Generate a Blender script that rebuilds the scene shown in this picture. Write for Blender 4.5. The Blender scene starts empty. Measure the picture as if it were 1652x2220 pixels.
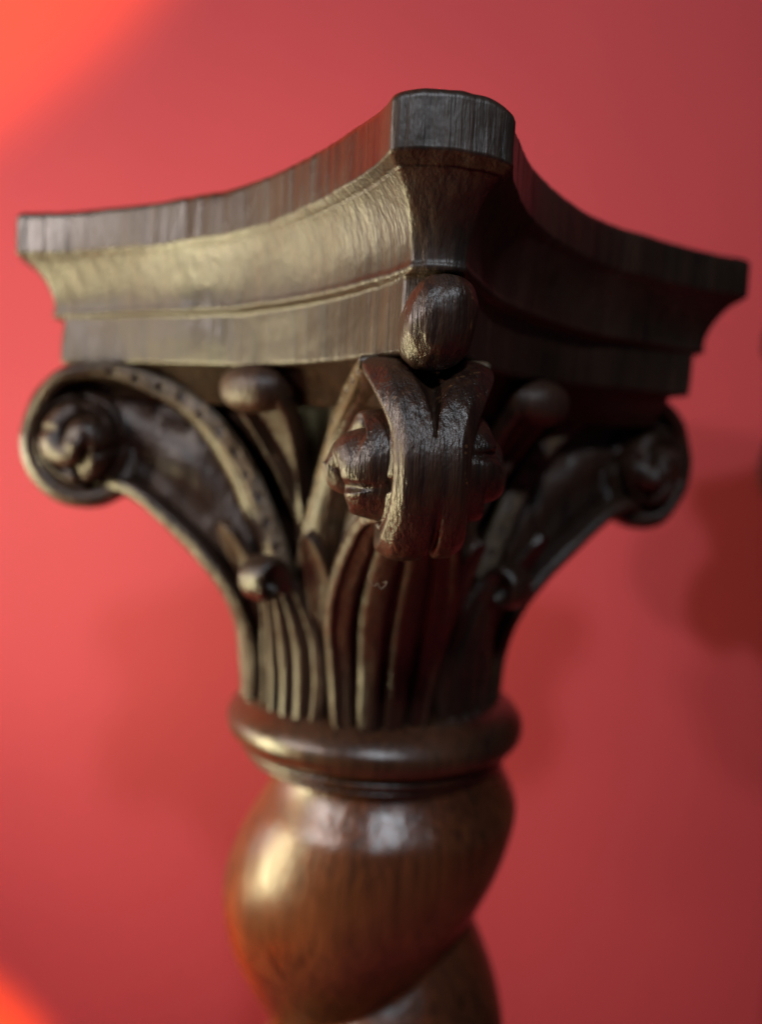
import bpy, math
import numpy as np
from math import pi, sin, cos
from mathutils import Matrix, Vector

S = 0.1            # one modelling unit (half diagonal of the capital) = 10 cm
BASE = -4.6        # foot of the column in modelling units
PHI = 0.0593
SC = bpy.context.scene
COL = SC.collection

# ------------------------------------------------------------------ camera
F_PX = 1987.33
cam_data = bpy.data.cameras.new('camera')
cam = bpy.data.objects.new('camera', cam_data); COL.objects.link(cam)
yaw, pitch, roll = 0.0407, 0.0827, 0.0491
Cpos = Vector((-0.0968, -2.5291, 0.031))
fw = Vector((sin(yaw)*cos(pitch), cos(yaw)*cos(pitch), -sin(pitch)))
rt = fw.cross(Vector((0, 0, 1))).normalized(); up = rt.cross(fw)
r2 = rt*cos(roll) + up*sin(roll); u2 = -rt*sin(roll) + up*cos(roll)
M = Matrix((r2, u2, -fw)).transposed().to_4x4(); M.translation = Cpos*S
cam.matrix_world = M
cam_data.sensor_fit = 'VERTICAL'; cam_data.sensor_height = 24; cam_data.sensor_width = 24*0.745
cam_data.lens = F_PX/2220*24
cam_data.clip_start = 0.01; cam_data.clip_end = 50
cam_data.dof.use_dof = True
cam_data.dof.focus_distance = 1.585*S
cam_data.dof.aperture_fstop = 4.5
SC.camera = cam

# ------------------------------------------------------------------ world + lamps
w = bpy.data.worlds.new('World'); SC.world = w; w.use_nodes = True
bg = w.node_tree.nodes['Background']; bg.inputs[0].default_value = (0.75, 0.8, 1.0, 1); bg.inputs[1].default_value = 0.02
SC.view_settings.view_transform = 'Standard'; SC.view_settings.look = 'None'
SC.view_settings.exposure = 0; SC.view_settings.gamma = 1

def aim(o, src, dst):
    o.location = Vector(src)*S
    o.rotation_euler = (Vector(dst)-Vector(src)).to_track_quat('-Z', 'Y').to_euler()
def area(name, src, dst, size, watts, col, sy=None):
    l = bpy.data.lights.new(name, 'AREA'); l.energy = watts; l.color = col; l.size = size*S
    if sy: l.shape = 'RECTANGLE'; l.size_y = sy*S
    o = bpy.data.objects.new(name, l); COL.objects.link(o); aim(o, src, dst); return o
def spot(name, src, dst, deg, blend, watts, col, rad=0.1):
    l = bpy.data.lights.new(name, 'SPOT'); l.energy = watts; l.color = col; l.spot_size = math.radians(deg)
    l.spot_blend = blend; l.shadow_soft_size = rad*S
    o = bpy.data.objects.new(name, l); COL.objects.link(o); aim(o, src, dst); return o
area('side_lamp', (-2.9, -0.42, -0.92), (0, 0, 0.1), 0.55, 1.75, (1.0, 0.87, 0.48), 1.9)
area('wall_lamp', (-4.6, 0.9, -0.6), (-1.8, 2.4, 0.1), 0.9, 0.50, (1.0, 0.82, 0.80))
spot('upper_spot', (-4.4, -2.4, 5.2), (-4.29, 2.4, 4.88), 79.5, .10, 30, (1.0, .36, .0), .15)
spot('lower_spot', (-3.2, -2.2, -4.3), (-3.0, 2.4, -4.38), 40.5, .10, 22, (1.0, .36, .0), .15)
area('case_lamp', (-3.3, -1.97, 1.12), (0.3, 0.8, -0.4), 0.15, 1.0, (1.0, 0.86, 0.80))
area('ceiling_lamp', (0.15, -6.5, 4.6), (0, 0, -0.3), 0.5, 2.5, (0.86, 0.92, 1.0))

# ------------------------------------------------------------------ numpy helpers
def hash3(i, j, k):
    n = (i*374761393 + j*668265263 + k*2147483647 + 1274126177) & 0xffffffff
    n = ((n ^ (n >> 13))*1274126177) & 0xffffffff
    n = (n ^ (n >> 16)) & 0xffffffff
    return n/2147483647.5 - 1
def vnoise(P, s, seed=0):
    P = np.asarray(P, float)*np.asarray(s, float) + seed*17.13
    I = np.floor(P).astype(np.int64); f = P-I; f = f*f*f*(f*(6*f-15)+10)
    out = 0
    for a in (0, 1):
        for b in (0, 1):
            for c in (0, 1):
                wt = (f[..., 0] if a else 1-f[..., 0])*(f[..., 1] if b else 1-f[..., 1])*(f[..., 2] if c else 1-f[..., 2])
                out = out + wt*hash3(I[..., 0]+a, I[..., 1]+b, I[..., 2]+c)
    return out
def fbm(P, s, seed=0, o=3):
    s = np.asarray(s, float); r = 0; a = 1
    for q in range(o):
        r = r + a*vnoise(P, s*2**q, seed+q*3); a *= .5
    return r
def sm(x, a, b):
    t = np.clip((x-a)/(b-a), 0, 1); return t*t*(3-2*t)
def catmull(K, n):
    K = np.asarray(K, float); m = len(K)
    E = np.vstack([2*K[0]-K[1], K, 2*K[-1]-K[-2]])
    u = np.linspace(0, m-1-1e-9, n); i = u.astype(int); t = (u-i)[:, None]
    a, b, c, d = E[i], E[i+1], E[i+2], E[i+3]
    return .5*(2*b+(c-a)*t+(2*a-5*b+4*c-d)*t**2+(3*b-a-3*c+d)*t**3)
def resample(K, n):
    Q = catmull(K, n*6); L = np.r_[0, np.cumsum(np.linalg.norm(np.diff(Q[:, :2], axis=0), axis=1))]
    s = np.linspace(0, L[-1], n)
    return np.stack([np.interp(s, L, Q[:, j]) for j in range(Q.shape[1])], 1), s

def grid_mesh(name, P, wrap_v=True, cap0=True, cap1=True, smooth=True):
    nu, nv = P.shape[:2]
    V = P.reshape(-1, 3)
    i, j = np.meshgrid(np.arange(nu-1), np.arange(nv if wrap_v else nv-1), indexing='ij')
    j2 = (j+1) % nv
    Fq = np.stack([i*nv+j, i*nv+j2, (i+1)*nv+j2, (i+1)*nv+j], -1).reshape(-1, 4)
    faces = Fq.tolist(); V = V.tolist()
    if cap0:
        V.append(P[0].mean(0).tolist()); c = len(V)-1
        faces += [[c, (a+1) % nv, a] for a in range(nv)]
    if cap1:
        V.append(P[-1].mean(0).tolist()); c = len(V)-1; o = (nu-1)*nv
        faces += [[c, o+a, o+(a+1) % nv] for a in range(nv)]
    me = bpy.data.meshes.new(name); me.from_pydata([(x*S, y*S, z*S) for x, y, z in V], [], faces)
    me.polygons.foreach_set('use_smooth', [smooth]*len(me.polygons))
    me.validate(); me.update()
    return me
def fix_normals(me):
    import bmesh
    bm = bmesh.new(); bm.from_mesh(me); bmesh.ops.recalc_face_normals(bm, faces=bm.faces); bm.to_mesh(me); bm.free()
def ribbon(name, K, n_u, n_s, h=None, side=None, expo=4.0, flip=1, rough=0.003, seed=1, fine=0.0):
    """K rows: r, z, halfwidth, thickness (path = outer skin)."""
    Q, s = resample(K, n_u)
    wn = max(2, n_u//70); kr = np.hanning(2*wn+3)[1:-1]; kr /= kr.sum()
    Q = np.stack([np.convolve(np.pad(Q[:, j], wn, mode='reflect', reflect_type='odd'), kr, 'valid') for j in range(4)], 1)
    T = np.gradient(Q[:, :2], axis=0); T /= np.linalg.norm(T, axis=1)[:, None]
    N = flip*np.stack([-T[:, 1], T[:, 0]], 1)
    a = np.linspace(0, 2*pi, n_s, endpoint=False)+.013
    xu = np.linspace(-.985, .985, n_s//2); ac = np.arccos(np.sign(xu)*np.abs(xu)**(expo/2))
    a = np.sort(np.concatenate([a, ac, 2*pi-ac]) % (2*pi)); keep = [0]
    sec = lambda v: np.array([np.sign(cos(v))*abs(cos(v))**(2/expo)*2, np.sign(sin(v))*abs(sin(v))**(2/expo)*.6])
    for q_ in range(1, len(a)):
        if np.linalg.norm(sec(a[q_])-sec(a[keep[-1]])) > .022: keep.append(q_)
    a = a[keep]
    c, q = np.cos(a), np.sin(a)
    X = np.sign(c)*np.abs(c)**(2/expo); Y = np.sign(q)*np.abs(q)**(2/expo)
    U = np.linspace(0, 1, n_u)[:, None]*np.ones((1, len(a))); Xg = X[None]*np.ones((n_u, 1)); Yg = Y[None]*np.ones((n_u, 1))
    Sg = s[:, None]*np.ones((1, len(a)))
    W = Q[:, 2][:, None]; Th = Q[:, 3][:, None]
    x = Xg*W; y = (Yg-1)*.5*Th
    if h is not None: y = y + h(U, Xg, Sg)*np.clip(Yg, 0, 1)**.5
    if side is not None: x = x - np.sign(Xg)*side(Sg, Yg, U)*np.clip((np.abs(Xg)-.8)/.15, 0, 1)
    P = np.stack([Q[:, 0][:, None]+N[:, 0][:, None]*y, x, Q[:, 1][:, None]+N[:, 1][:, None]*y], -1)
    nz = fbm(P, (10, 10, 7), seed, 2)*rough + fine*fbm(P, (85, 85, 14), seed+5, 2)
    P[..., 0] += nz*N[:, 0][:, None]; P[..., 2] += nz*N[:, 1][:, None]; P[..., 1] += np.sign(Xg)*nz*.8
    me = grid_mesh(name, P); fix_normals(me); return me
def lathe(name, prof, n_u, n_s, cx=0.0, disp=None):
    Q, s = resample(np.array(prof, float), n_u)
    a = np.linspace(0, 2*pi, n_s, endpoint=False)
    R = Q[:, 0][:, None]*np.ones((1, n_s)); Z = Q[:, 1][:, None]*np.ones((1, n_s)); A = a[None]*np.ones((n_u, 1))
    if disp is not None: R = R + disp(A, Z, R)
    P = np.stack([cx+R*np.cos(A), R*np.sin(A), Z], -1)
    me = grid_mesh(name, P); fix_normals(me); return me

# ------------------------------------------------------------------ materials
def mat(name):
    m = bpy.data.materials.new(name); m.use_nodes = True; nt = m.node_tree
    return m, nt, nt.nodes['Principled BSDF'], lambda t, **k: nt.nodes.new(t)
def wood(name, dark, mid, worn, rough=(.26, .5), wear=1.0, bump=1.0, wcut=0.0):
    m, nt, b, N = mat(name); L = nt.links.new
    tc = N('ShaderNodeTexCoord'); oi = N('ShaderNodeObjectInfo')
    off = N('ShaderNodeVectorMath'); off.operation = 'ADD'
    sc_ = N('ShaderNodeVectorMath'); sc_.operation = 'SCALE'; L(oi.outputs['Random'], sc_.inputs[0]) ; sc_.inputs['Scale'].default_value = 0.37
    L(tc.outputs['Object'], off.inputs[0]); L(sc_.outputs[0], off.inputs[1])
    def noise(scale, stretch, detail=4, rough_=.55):
        mp = N('ShaderNodeMapping'); mp.inputs['Scale'].default_value = (stretch[0]/S, stretch[1]/S, stretch[2]/S)
        L(off.outputs[0], mp.inputs[0])
        n = N('ShaderNodeTexNoise'); n.inputs['Scale'].default_value = scale; n.inputs['Detail'].default_value = detail
        n.inputs['Roughness'].default_value = rough_; L(mp.outputs[0], n.inputs['Vector']); return n
    grain = noise(1, (58, 58, 2.6), 5, .6)
    pores = noise(1, (130, 130, 12), 3, .6)
    blot = noise(3.2, (1, 1, .8), 4)
    ramp = N('ShaderNodeValToRGB'); e = ramp.color_ramp.elements
    e[0].position = .38; e[0].color = (*dark, 1); e[1].position = .72; e[1].color = (*mid, 1); e2 = e.new(.88); e2.color = (mid[0]*2.6, mid[1]*2.1, mid[2]*1.6, 1); e[0].position = .36; e[1].position = .64
    mx = N('ShaderNodeMath'); mx.operation = 'MULTIPLY_ADD'; mx.inputs[1].default_value = .55
    ml = N('ShaderNodeMath'); ml.operation = 'MULTIPLY'; ml.inputs[1].default_value = .45
    L(blot.outputs[0], ml.inputs[0]); L(grain.outputs[0], mx.inputs[0]); L(ml.outputs[0], mx.inputs[2]); L(mx.outputs[0], ramp.inputs[0])
    # rubbed edges
    geo = N('ShaderNodeNewGeometry')
    ad = N('ShaderNodeMath'); ad.operation = 'MULTIPLY_ADD'; ad.inputs[1].default_value = .07
    sb = N('ShaderNodeMath'); sb.operation = 'SUBTRACT'; sb.inputs[1].default_value = .08
    L(blot.outputs[0], sb.inputs[0])
    L(grain.outputs[0], ad.inputs[0]); L(geo.outputs['Pointiness'], ad.inputs[2])
    r2_ = N('ShaderNodeMapRange'); r2_.inputs['From Min'].default_value = .605+wcut; r2_.inputs['From Max'].default_value = .68+wcut
    L(ad.outputs[0], r2_.inputs[0])
    r2_.inputs['To Max'].default_value = wear
    cm = N('ShaderNodeMix'); cm.data_type = 'RGBA'; L(r2_.outputs[0], cm.inputs[0]); L(ramp.outputs[0], cm.inputs[6]); cm.inputs[7].default_value = (*worn, 1)
    L(cm.outputs[2], b.inputs['Base Color'])
    rr = N('ShaderNodeMapRange'); rr.inputs['From Min'].default_value = .35; rr.inputs['From Max'].default_value = .7
    rr.inputs['To Min'].default_value = rough[0]; rr.inputs['To Max'].default_value = rough[1]
    L(blot.outputs[0], rr.inputs[0]); L(rr.outputs[0], b.inputs['Roughness'])
    bs = N('ShaderNodeBump'); bs.inputs['Strength'].default_value = .55*bump; bs.inputs['Distance'].default_value = .0007
    L(grain.outputs[0], bs.inputs['Height'])
    b2 = N('ShaderNodeBump'); b2.inputs['Strength'].default_value = .35*bump; b2.inputs['Distance'].default_value = .00035
    L(pores.outputs[0], b2.inputs['Height']); L(bs.outputs[0], b2.inputs['Normal'])
    sp = noise(26, (1, 1, .6), 3, .6)
    b3 = N('ShaderNodeBump'); b3.inputs['Strength'].default_value = .45*bump; b3.inputs['Distance'].default_value = .0006
    L(sp.outputs[0], b3.inputs['Height']); L(b2.outputs[0], b3.inputs['Normal'])
    L(b3.outputs[0], b.inputs['Normal'])
    b.inputs['Specular IOR Level'].default_value = .55
    return m
WD = wood('dark_stained_oak', (.007, .0045, .004), (.043, .019, .009), (.33, .17, .07), (.27, .50), .22, 1.35, wcut=.02)
WB = wood('rubbed_oak', (.020, .013, .008), (.11, .072, .038), (.30, .20, .10), (.34, .55), .5, 1.2, wcut=.02)
WA = wood('dark_stained_oak_abacus', (.006, .004, .003), (.040, .021, .011), (.30, .18, .08), (.33, .56), .6, .8)
WN = wood('dark_turned_oak', (.012, .006, .004), (.065, .026, .012), (.25, .12, .05), (.24, .40), .4, .5)
WS = wood('brown_polished_oak', (.020, .008, .004), (.135, .040, .014), (.22, .10, .04), (.22, .38), .4, .5)

m, nt, b, N = mat('red_painted_wall')
tc = N('ShaderNodeTexCoord'); n1 = N('ShaderNodeTexNoise'); n1.inputs['Scale'].default_value = 900; n1.inputs['Detail'].default_value = 3
nt.links.new(tc.outputs['Object'], n1.inputs['Vector'])
n2 = N('ShaderNodeTexNoise'); n2.inputs['Scale'].default_value = 5; nt.links.new(tc.outputs['Object'], n2.inputs['Vector'])
rp = N('ShaderNodeValToRGB'); rp.color_ramp.elements[0].color = (.49, .062, .082, 1); rp.color_ramp.elements[1].color = (.56, .072, .093, 1)
rp.color_ramp.elements[0].position = .35; rp.color_ramp.elements[1].position = .65
nt.links.new(n2.outputs[0], rp.inputs[0]); nt.links.new(rp.outputs[0], b.inputs['Base Color'])
bp = N('ShaderNodeBump'); bp.inputs['Strength'].default_value = .3; bp.inputs['Distance'].default_value = .0004
nt.links.new(n1.outputs[0], bp.inputs['Height']); nt.links.new(bp.outputs[0], b.inputs['Normal'])
b.inputs['Roughness'].default_value = .7; b.inputs['Specular IOR Level'].default_value = .3
WALL = m

# ------------------------------------------------------------------ setting
def quad(name, pts, mt):
    me = bpy.data.meshes.new(name); me.from_pydata([tuple(c*S for c in p) for p in pts], [], [(0, 1, 2, 3)]); me.materials.append(mt)
    o = bpy.data.objects.new(name, me); COL.objects.link(o); o['kind'] = 'structure'; return o
WY = 2.4
quad('wall', [(-14, WY, BASE), (14, WY, BASE), (14, WY, 9), (-14, WY, 9)], WALL)
quad('floor', [(-14, -10, BASE), (14, -10, BASE), (14, WY, BASE), (-14, WY, BASE)], WALL)

# ------------------------------------------------------------------ the column
root = bpy.data.objects.new('carved_pillar', None); COL.objects.link(root)
root.location = (0, 0, BASE*S); root.empty_display_size = .05
root['label'] = 'dark carved wooden column with scrolled capital and twisted shaft in front of red wall'
root['category'] = 'column'; root['kind'] = 'thing'
def part(name, me, mt, parent=None, rotz=0.0):
    if not me.materials: me.materials.append(mt)
    o = bpy.data.objects.new(name, me); COL.objects.link(o)
    if parent is None: o.parent = root; o.location = (0, 0, -BASE*S)
    else: o.parent = parent
    o.rotation_euler = (0, 0, rotz)
    return o
A0 = -pi/2+PHI

# --- abacus
ZT, Z1, Z2, Z3 = .5714, .458, .3106, .182
def contour(R, wd, m, ns=150, nc=34):
    pts = []
    for k in range(4):
        a = A0+k*pi/2; d = np.array([cos(a), sin(a)]); t = np.array([-sin(a), cos(a)])
        tt = np.linspace(-1, 1, nc, endpoint=False)
        for q in tt: pts.append(d*(R-.012*q*q) + t*wd*q)
        a2 = a+pi/2; d2 = np.array([cos(a2), sin(a2)]); t2 = np.array([-sin(a2), cos(a2)])
        p0 = d*(R-.012)+t*wd; p1 = d2*(R-.012)-t2*wd
        am = a+pi/4; dm = np.array([cos(am), sin(am)]); pm = dm*m
        c = (p0+p1)/2; half = np.linalg.norm(p1-p0)/2; sag = np.linalg.norm(c)-m
        rad = (half*half+sag*sag)/(2*sag); cen = dm*(m+rad)
        b0 = math.atan2(*(p0-cen)[::-1]); b1 = math.atan2(*(p1-cen)[::-1])
        db = (b1-b0+pi) % (2*pi)-pi
        ss = np.linspace(0, 1, ns, endpoint=False); ss = ss-.08*np.sin(2*pi*ss)
        for q in ss: pts.append(cen+rad*np.array([cos(b0+db*q), sin(b0+db*q)]))
    P = np.array(pts)
    for _ in range(3): P = (np.roll(P, 1, 0)+2*P+np.roll(P, -1, 0))/4
    return P
OUT = (.980, .105, .575); INN = (.893, .050, .535); LOW = (.862, .058, .505)
lev = []
def lv(z, o, frac=None, q=None): lev.append((z, o))
mixp = lambda a, b, f: tuple(x+(y-x)*f for x, y in zip(a, b))
lev.append((ZT, mixp(OUT, (0.9, .09, .50), .5)))
for f in (0, .3, .7, 1): lev.append((ZT-.012*f, mixp(mixp(OUT, INN, .12), OUT, f**.5)))
for f in np.linspace(.05, 1, 16): lev.append((ZT-.012-(ZT-.012-Z1-.014)*f, OUT))
for f in np.linspace(.2, 1, 5): lev.append((Z1+.014-.014*f, mixp(OUT, INN, .22*f)))
lev.append((Z1-.003, mixp(OUT, INN, .30)))
for f in np.linspace(0, 1, 30):
    e = .30+.70*sin(f*pi/2)**1.0
    lev.append((Z1-.004-(Z1-.004-Z2-.014)*f**1.15, mixp(OUT, INN, e)))
for f in np.linspace(.2, 1, 5): lev.append((Z2+.014-.014*f, mixp(INN, OUT, .03*sin(f*pi))))
lev.append((Z2-.003, mixp(INN, LOW, .8))); lev.append((Z2-.006, LOW))
for f in np.linspace(.05, 1, 18): lev.append((Z2-.006-(Z2-.006-Z3)*f, mixp(LOW, (.855, .06, .498), f)))
lev.append((Z3-.004, (.83, .05, .48))); lev.append((Z3-.006, (.80, .05, .455))); lev.append((Z3-.09, (.76, .05, .41))); lev.append((Z3-.092, (.6, .04, .34))); lev.append((Z3-.092, (.4, .03, .22)))
P = np.stack([np.concatenate([contour(*o), np.full((736, 1), z)], 1) for z, o in lev])
rad = np.linalg.norm(P[..., :2], axis=-1, keepdims=True)
strk = np.clip(vnoise(P*[1, 1, .04], (42, 42, 10), 31)-.25, 0, 1)*(.6+.4*vnoise(P, (5, 5, 5), 17))
fas = sm(P[..., 2], Z1, Z1+.02)+.5*(1-sm(P[..., 2], Z2-.01, Z2))
dirv = P[..., :2]/rad
nz = .006*fbm(P, (3.5, 3.5, 5), 3, 2) + .0008*fbm(P*[1, 1, .08], (60, 60, 10), 8, 2) + .0008*fbm(P, (22, 22, 22), 5)
wgt = np.ones(len(lev)); wgt[-4:] = 0
nz = nz-.010*strk*fas
P[..., :2] += dirv*nz[..., None]*wgt[:, None, None]
P[..., 2] += (.005*fbm(P*[1, 1, .3], (4, 4, 3), 11, 2)+.0015*vnoise(P*[1, 1, 0.01], (38, 38, 1), 4))*(wgt[:, None])
# worn dip on the right of the front corner top
fr = np.array([cos(A0), sin(A0)]); tr = np.array([-sin(A0), cos(A0)])
fd = P[..., :2]@fr; ft = P[..., :2]@tr
hh = sm(P[..., 2], .40, ZT)
P[..., 2] -= hh*.030*np.exp(-((ft-.125)/.045)**2)*sm(fd, .75, .95)
P[..., 2] -= hh*.012*np.exp(-((ft+.13)/.04)**2)*sm(fd, .75, .95)
P[..., 2] += sm(P[..., 2], .15, .5)*(-.022-.055*P[..., 1]+.016*np.clip(P[..., 0], -1, 0))
P[..., 0] += .018*sm(P[..., 2], .2, .4)*np.clip(-P[..., 0], 0, 1)**2
me = grid_mesh('abacus', P); fix_normals(me)
abacus = part('abacus', me, WA)

# --- knob on the front corner
def blob(name, n, rx, ry, rz, ex=2.4, seed=2, amp=.004, f=None):
    a = np.linspace(0, 2*pi, 2*n, endpoint=False); b_ = np.linspace(-pi/2+.02, pi/2-.02, n)
    B, A = np.meshgrid(b_, a, indexing='ij')
    pw = lambda v: np.sign(v)*np.abs(v)**(2/ex)
    P = np.stack([rx*pw(np.cos(B))*pw(np.cos(A)), ry*pw(np.cos(B))*pw(np.sin(A)), rz*pw(np.sin(B))], -1)
    if f is not None: P = f(P)
    P = P*(1+(amp/rx)*fbm(P, (16, 16, 11), seed)[..., None])
    me = grid_mesh(name, P); fix_normals(me); return me
def kf(P):
    z = P[..., 2]/.092
    P = P.copy(); P[..., 1] *= 1-.12*z**2-.05*z; P[..., 0] += .012*z; P[..., 1] += -.008*(1-z)
    P += np.array([.866, .013, .236]); return P
def kf2(P):
    P = kf(P-0); return P
a = np.linspace(0, 2*pi, 120, endpoint=False)
kn = blob('corner_knob', 60, .064, .069, .083, 2.7, 4, .0, kf)
c0 = np.array([.866, .013, .236])
co = np.empty(len(kn.vertices)*3); kn.vertices.foreach_get('co', co); co = co.reshape(-1, 3)/S
dv = co-c0; dv /= np.linalg.norm(dv, axis=1)[:, None]+1e-9
co += dv*(.006*fbm(co, (14, 14, 10), 6)+.001*fbm(co*[1, 1, .3], (70, 70, 60), 9, 2))[:, None]
kn.vertices.foreach_set('co', (co*S).ravel()); kn.update()
part('corner_knob', kn, WD, None, A0)

# --- bell
prof = [(.30, -.70), (.30, -.60), (.293, -.45), (.29, -.30), (.30, -.15), (.345, -.02), (.375, .07), (.39, .13), (.41, .16)]
part('bell', lathe('bell', prof, 120, 256, 0.0, lambda A, Z, R: .003*np.cos(24*A)+.075*(.3+np.cos(4*(A-A0)))*sm(Z, -.22, .12)), WD)

# --- volutes
VK = [(.215, -.36, .225, .08), (.245, -.26, .215, .082), (.29, -.15, .198, .082), (.355, -.03, .176, .08), (.44, .07, .155, .072),
      (.54, .138, .137, .064), (.64, .172, .125, .054), (.74, .184, .120, .046), (.83, .172, .122, .044), (.893, .128, .104, .048),
      (.935, .065, .079, .052), (.955, -.005, .069, .056), (.948, -.075, .069, .058), (.915, -.138, .074, .058), (.86, -.185, .080, .056),
      (.795, -.197, .080, .054), (.725, -.18, .076, .05), (.67, -.135, .074, .046), (.648, -.075, .062, .04), (.665, -.015, .055, .036),
      (.715, .035, .05, .034), (.775, .05, .05, .03), (.83, .02, .045, .03)]
_, ss = resample(np.array([k for k in VK], float), 10); LTOT = ss[-1]
def at_len(r, z):
    Q, s = resample(np.array(VK, float), 800); return s[np.argmin((Q[:, 0]-r)**2+(Q[:, 1]-z)**2)]
sG0, sG1 = at_len(.80, .18), at_len(.95, .035)
sB0, sB1 = at_len(.94, -.09), at_len(.84, -.19)
sE0 = at_len(.74, .184)
def vh(U, X, Sg):
    h = 0*X
    k = sm(Sg, sG0-.03, sG0)*(1-sm(Sg, sG1-.01, sG1+.02))
    wv = .50*(1-np.clip((Sg-sG0)/(sG1-sG0), 0, 1))+.02
    h -= k*.034*np.clip(1-np.abs(X-.02)/wv, 0, 1)**.9                    # V cut
    k2 = sm(Sg, sB0-.04, sB1-.02)*(1-sm(Sg, sB1+.10, sB1+.2))
    h -= k2*.016*np.exp(-((X-.22)/.085)**2)                                # split at the foot
    h += k2*.003*np.exp(-((X+.35)/.3)**2)
    k3 = sm(Sg, sE0, sG0+.1)*(1-sm(Sg, sB1, sB1+.1))
    h += k3*(-.012*sm(np.abs(X), .68, 1.0))-k3*.006*np.exp(-(X/.5)**2)*(1-sm(Sg,sG0,sG1))
    st = 1-sm(Sg, sE0-.15, sE0)
    h -= st*.016*(1-sm(np.abs(X), .74, .84))                               # channel between the stem fillets
    return h
def vside(Sg, Y, U):
    o = 0*Sg
    o += .006*np.exp(-((Y+.95)/.5)**2)
    return o
volute_me = ribbon('volute', VK, 1000, 110, vh, vside, 4.6, rough=.0035, seed=3)

def rosette(sign):
    n, m_ = 90, 220
    rho = np.linspace(0.0, 1, n); th = np.linspace(0, 2*pi, m_, endpoint=False)
    R_, T_ = np.meshgrid(rho, th, indexing='ij')
    RR = .131
    dome = (1-R_**2.6)**.55
    am = sm(R_, .10, .28)*(1-sm(R_, .60, .72))
    psi = ((sign*T_-4.0*R_+3.3)/pi) % 1.0                       # two commas that curl round the eye
    rid = np.sin(pi*np.clip(psi, 0, 1)**.65)**.5
    inner = np.clip(1-(R_/.76)**3.0, 0, 1)**.5
    h = .062*np.clip(1-R_**5, 0, 1)**.5*(1+.10*np.cos(T_+2)) + .098*inner*(1-.2*R_)
    h -= .022*np.exp(-((R_-.775)/.045)**2)
    h -= .062*(1-rid)*am
    
    for c_, w_ in ((.9, .07), (2.3, .10), (3.9, .08), (5.2, .07)):
        d = (T_+sign*.9*R_-c_+pi) % (2*pi)-pi
        h -= .026*np.exp(-(d*R_/w_)**2)*sm(R_, .38, .55)
    h *= .93 if sign < 0 else .80
    sq = .92                                                     # slightly oval
    P = np.stack([.795+RR*R_*np.cos(T_), sign*(.035+h), -.022+RR*1.06*R_*np.sin(T_)], -1)
    nz = .0035*fbm(P, (12, 12, 12), 7+sign, 2)
    P[..., 1] += sign*nz
    P[..., 0] += .006*fbm(P, (11, 11, 11), 12, 1)*R_; P[..., 2] += .006*fbm(P, (11, 11, 11), 13, 1)*R_
    back = P[-1:].copy(); back[..., 1] = sign*.02
    P = np.concatenate([P, back]);
    me = grid_mesh('rosette', P, cap0=False, cap1=True); fix_normals(me); return me
ros = [rosette(-1), rosette(1)]

def loft(name, UP, LO, WD_, n, m_, ex=3.2, seed=51):
    U_ = catmull(UP, n); L_ = catmull(LO, n); W_ = np.interp(np.linspace(0, 1, n), np.linspace(0, 1, len(WD_)), WD_)
    a_ = np.linspace(0, 2*pi, m_, endpoint=False)
    c, q = np.cos(a_), np.sin(a_); X = np.sign(c)*np.abs(c)**(2/ex); Y = .5+.5*np.sign(q)*np.abs(q)**(2/ex)
    P = np.zeros((n, m_, 3))
    P[..., 0] = L_[:, :1]+(U_-L_)[:, :1]*Y; P[..., 2] = L_[:, 1:2]+(U_-L_)[:, 1:2]*Y; P[..., 1] = W_[:, None]*X
    P[..., 1] += np.sign(X)*(.006*fbm(P, (9, 9, 9), seed)+.008*np.sin(Y*5*pi)[None]*.6)
    me = grid_mesh(name, P); fix_normals(me); return me
web_me = loft('scroll_web', [(.20, -.62), (.19, -.45), (.235, -.30), (.30, -.16), (.385, -.04), (.50, .075), (.62, .14), (.72, .165), (.81, .15), (.88, .09)],
              [(.31, -.67), (.325, -.58), (.345, -.46), (.40, -.37), (.48, -.29), (.56, -.215), (.64, -.16), (.70, -.14), (.78, -.15), (.86, -.12)],
              [.12, .13, .135, .125, .105, .085, .065, .05, .04, .04], 160, 72)

# --- corner leaves
CL = [(.352, -.715, .115, .05), (.355, -.64, .130, .055), (.368, -.52, .145, .06), (.402, -.43, .158, .06), (.455, -.355, .158, .06),
      (.52, -.285, .145, .06), (.585, -.225, .13, .055), (.645, -.175, .115, .05), (.70, -.15, .09, .045), (.74, -.155, .05, .03)]
def clh(U, X, Sg):
    h = .012*np.cos(X*pi)*(1-U*.3)
    h -= .030*(1-np.abs(np.sin(2*pi*X+.10*np.sin(5*U+1))))**3.2*(1-.5*sm(U, .5, .9))
    h += .012*sm(np.abs(X), .78, .92)
    return h
def cls(Sg, Y, U):
    return 0*Sg
leaf_me = ribbon('corner_leaf', CL, 260, 128, clh, cls, 3.0, flip=-1, rough=.002, seed=21)
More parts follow.
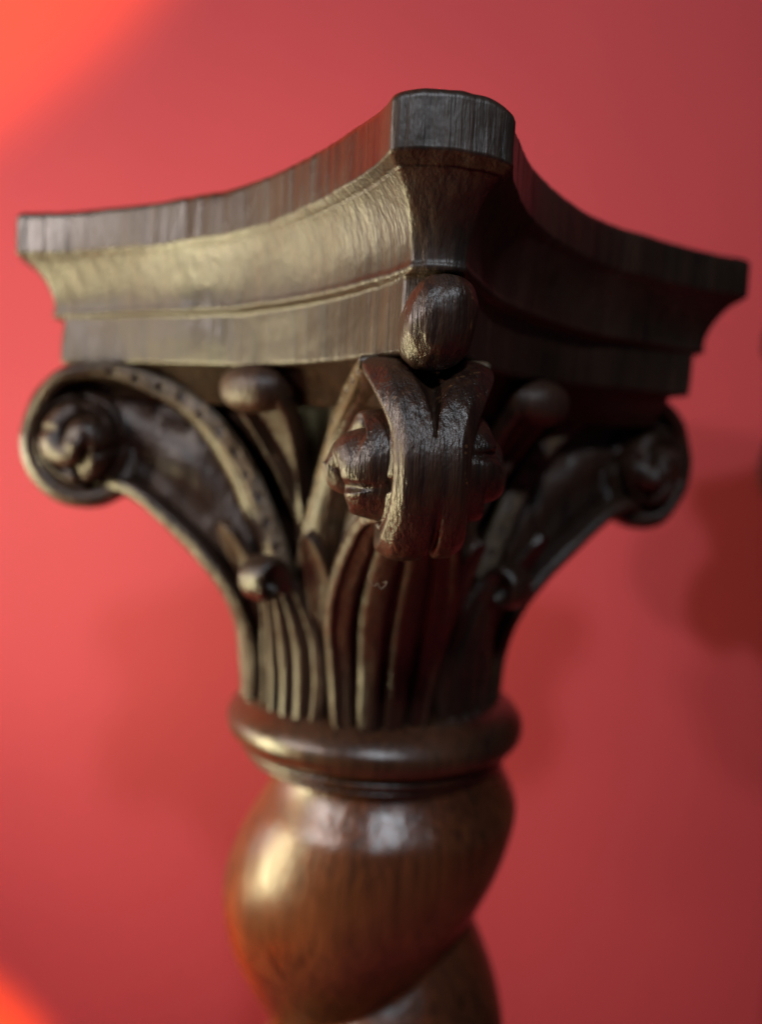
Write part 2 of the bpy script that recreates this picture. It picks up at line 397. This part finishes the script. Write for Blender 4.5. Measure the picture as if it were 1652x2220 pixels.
# --- side lobes of the corner leaf: pointed hollow tongues
def tongue(sx):
    n, m_ = 120, 48
    s = np.linspace(0, 1, n); a_ = np.linspace(0, 2*pi, m_, endpoint=False)
    K = [(.30, .10, -.56), (.305, .135, -.47), (.325, .155, -.38), (.36, .17, -.30), (.395, .19, -.235), (.41, .20, -.20)]
    Q = catmull(K, n)
    wd = .012+.034*np.sin(pi*np.clip(s, 0, 1))**.8; wd[-8:] *= np.linspace(1, .25, 8)
    P = np.zeros((n, m_, 3)); nrm = np.array([.75, .62, .1])
    tg = np.gradient(Q, axis=0); tg /= np.linalg.norm(tg, axis=1)[:, None]
    sd = np.cross(tg, nrm[None]); sd /= np.linalg.norm(sd, axis=1)[:, None]
    nn = np.cross(sd, tg)
    for j, b_ in enumerate(a_):
        x = np.sign(cos(b_))*abs(cos(b_))**.7; y = np.sign(sin(b_))*abs(sin(b_))**.7
        hol = -.020*max(0, 1-abs(x)/.7)**.6*(y > 0)
        P[:, j] = Q+sd*(x*wd)[:, None]+nn*((y*.018)+hol*np.sin(pi*s)**.5)[:, None]
    P += (.0025*fbm(P, (20, 20, 12), 9))[..., None]*nrm
    P[..., 1] *= sx
    me = grid_mesh('leaf_lobe', P); fix_normals(me); return me
tong = [tongue(-1), tongue(1)]

def dotted_band(sx):
    Q, s = resample(np.array(VK, float), 1300)
    s1 = sE0+.03; m0 = (s > .04) & (s < s1); Q = Q[m0]; s = s[m0]
    T = np.gradient(Q[:, :2], axis=0); T /= np.linalg.norm(T, axis=1)[:, None]; N = np.stack([-T[:, 1], T[:, 0]], 1)
    n = 56; yy = np.linspace(-1, 1, n)
    taper = 1-.45*sm(s, s1-.22, s1)
    W = Q[:, 2]
    Y = (-.028+.027*yy)[None]*np.ones((len(s), 1))*taper[:, None]
    X = .016*(1-np.abs(yy)**6)[None]**.5*np.ones((len(s), 1))
    for j, q in enumerate(np.arange(.12, s1-.04, .066)):
        q = q+.006*sin(q*91); c_ = -.028+.004*sin(q*57)
        X -= .024*np.exp(-(((s[:, None]-q)/(.0105+.002*sin(q*33)))**2+((Y-c_)/(.0088))**2)**2)
    X -= .003*np.exp(-((yy[None]-.78)/.07)**2)+.003*np.exp(-((yy[None]+.78)/.07)**2)
    P = np.stack([Q[:, 0][:, None]+N[:, 0][:, None]*Y, W[:, None]-.010+X, Q[:, 1][:, None]+N[:, 1][:, None]*Y], -1)
    P[..., 1] += .0018*fbm(P, (18, 18, 18), 61, 2)
    back = P[:, ::-1].copy(); back[..., 1] = (W-.03)[:, None]
    P = np.concatenate([P, back[:, ::8]], 1); P[..., 1] *= sx
    me = grid_mesh('dotted_band', P); fix_normals(me); return me
bands = [dotted_band(-1), dotted_band(1)]
for k in (0, 1, 2, 3):
    a = A0+k*pi/2
    v = part('volute', volute_me, WD, None, a+(.12 if k == 1 else 0))
    if k == 1: v.scale = (.965, .95, 1)
    for r_ in ros: part('rosette', r_, WD, v)
    for r_ in bands: part('dotted_band', r_, WB, v)
    part('scroll_web', web_me, WD, v)
    lf = part('corner_leaf', leaf_me, WD, None, a+(.06 if k == 1 else 0))
    for t_ in tong: part('leaf_lobe', t_, WD, lf)

# --- face leaf with rolled tip, bud and cupped bud stem on each face
FL = [(.335, -.71, .105, .04), (.335, -.60, .115, .045), (.345, -.50, .11, .045), (.365, -.42, .092, .045), (.385, -.36, .07, .042),
      (.405, -.318, .052, .04), (.425, -.302, .046, .036), (.445, -.316, .044, .034), (.447, -.342, .042, .03), (.43, -.358, .038, .026), (.415, -.345, .034, .022)]
def flh(U, X, Sg):
    h = .016*(1-X**2); k = 1-sm(U, .62, .74)
    for c_ in (-.66, -.22, .22, .66): h -= k*.022*np.exp(-((X-c_)/.085)**2)
    return h
face_leaf_me = ribbon('face_leaf', FL, 220, 96, flh, None, 2.6, flip=-1, rough=.003, seed=31)
ST = [(.285, -.24, .006, .02), (.325, -.16, .022, .04), (.365, -.08, .040, .05), (.41, -.0, .070, .06), (.455, .06, .088, .06), (.49, .10, .092, .05), (.50, .14, .07, .04)]
stem_me = ribbon('bud_stem', ST, 140, 64, lambda U, X, Sg: -.034*(1-sm(np.abs(X), .45, .85))*sm(U, .1, .4)+.006*sm(np.abs(X), .5, .8), None, 3.0, flip=-1, rough=.002, seed=41)
def bf(P):
    P = P.copy(); z = P[..., 2]; P[..., 0] += .02*np.clip(-z/.07, 0, 1)**2; return P+np.array([.468, 0, .128])
bud_me = blob('bud', 36, .080, .094, .058, 2.2, 7, .0, bf)
for k in range(4):
    a = A0+k*pi/2+pi/4
    part('face_leaf', face_leaf_me, WD, None, a)
    sl = part('bud_stem', stem_me, WD, None, a)
    part('bud', bud_me, WD, sl)

# --- ring and neck
rp_ = [(.30, -.665), (.35, -.678), (.385, -.70), (.408, -.728), (.414, -.752), (.408, -.776), (.392, -.794), (.368, -.802),
       (.366, -.806), (.374, -.816), (.370, -.828), (.352, -.833), (.350, -.837), (.356, -.845), (.350, -.856), (.325, -.86), (.29, -.875), (.26, -.90)]
part('astragal', lathe('astragal', rp_, 160, 320, .018, lambda A, Z, R: .0016*np.sin(3*A+9*Z)), WN)

# --- twisted shaft
zs = np.linspace(-.855, BASE, 520); th = np.linspace(0, 2*pi, 300, endpoint=False)
Z, A = np.meshgrid(zs, th, indexing='ij')
psi = (A-(Z+1.285)/.758*2*pi) % (2*pi)
g = np.sin(psi/2)**.95
R = .258+.152*g
tp = sm(-Z, .84, .99)
R = R*tp+(.285+.07*g)*(1-tp)
P = np.stack([.02+R*np.cos(A), R*np.sin(A), Z], -1)
P[..., 0] += .003*fbm(P, (5, 5, 3), 2); P[..., 1] += .003*fbm(P, (5, 5, 3), 5)
me = grid_mesh('twisted_shaft', P); fix_normals(me); part('twisted_shaft', me, WS)

# ------------------------------------------------------------------ second column
def copy_tree(o, parent=None):
    c = o.copy(); COL.objects.link(c)
    if parent is not None: c.parent = parent
    for ch in list(o.children): copy_tree(ch, c)
    return c
kids = None
c2 = copy_tree(root)
c2.location = (2.52*S, 1.12*S, BASE*S)
c2['label'] = 'second dark wooden column, only a blurred sliver of its capital at the right edge'

# ------------------------------------------------------------------ fibre of dust under the front volute
pts = [(-.012, 0, 0), (-.016, 0, -.012), (-.010, .0, -.022), (-.002, 0, -.030), (.004, 0, -.024), (.010, 0, -.034), (.018, 0, -.028), (.021, 0, -.020), (.014, 0, -.022)]
Q = catmull(pts, 60); rr_ = .0004
a = np.linspace(0, 2*pi, 6, endpoint=False)
P = np.stack([Q+np.array([cos(x)*rr_, sin(x)*rr_, sin(x)*rr_]) for x in a], 1)
me = grid_mesh('dust_fibre', P)
m, nt, b, N = mat('pale_fibre'); b.inputs['Base Color'].default_value = (.25, .21, .16, 1); me.materials.append(m)
o = bpy.data.objects.new('dust_fibre', me); COL.objects.link(o)
o.location = (-.03*S, -.80*S, -.225*S)
o['label'] = 'tiny pale curled fibre hanging below the front scroll of the nearer column'; o['category'] = 'fibre'

SC.render.engine = 'CYCLES'
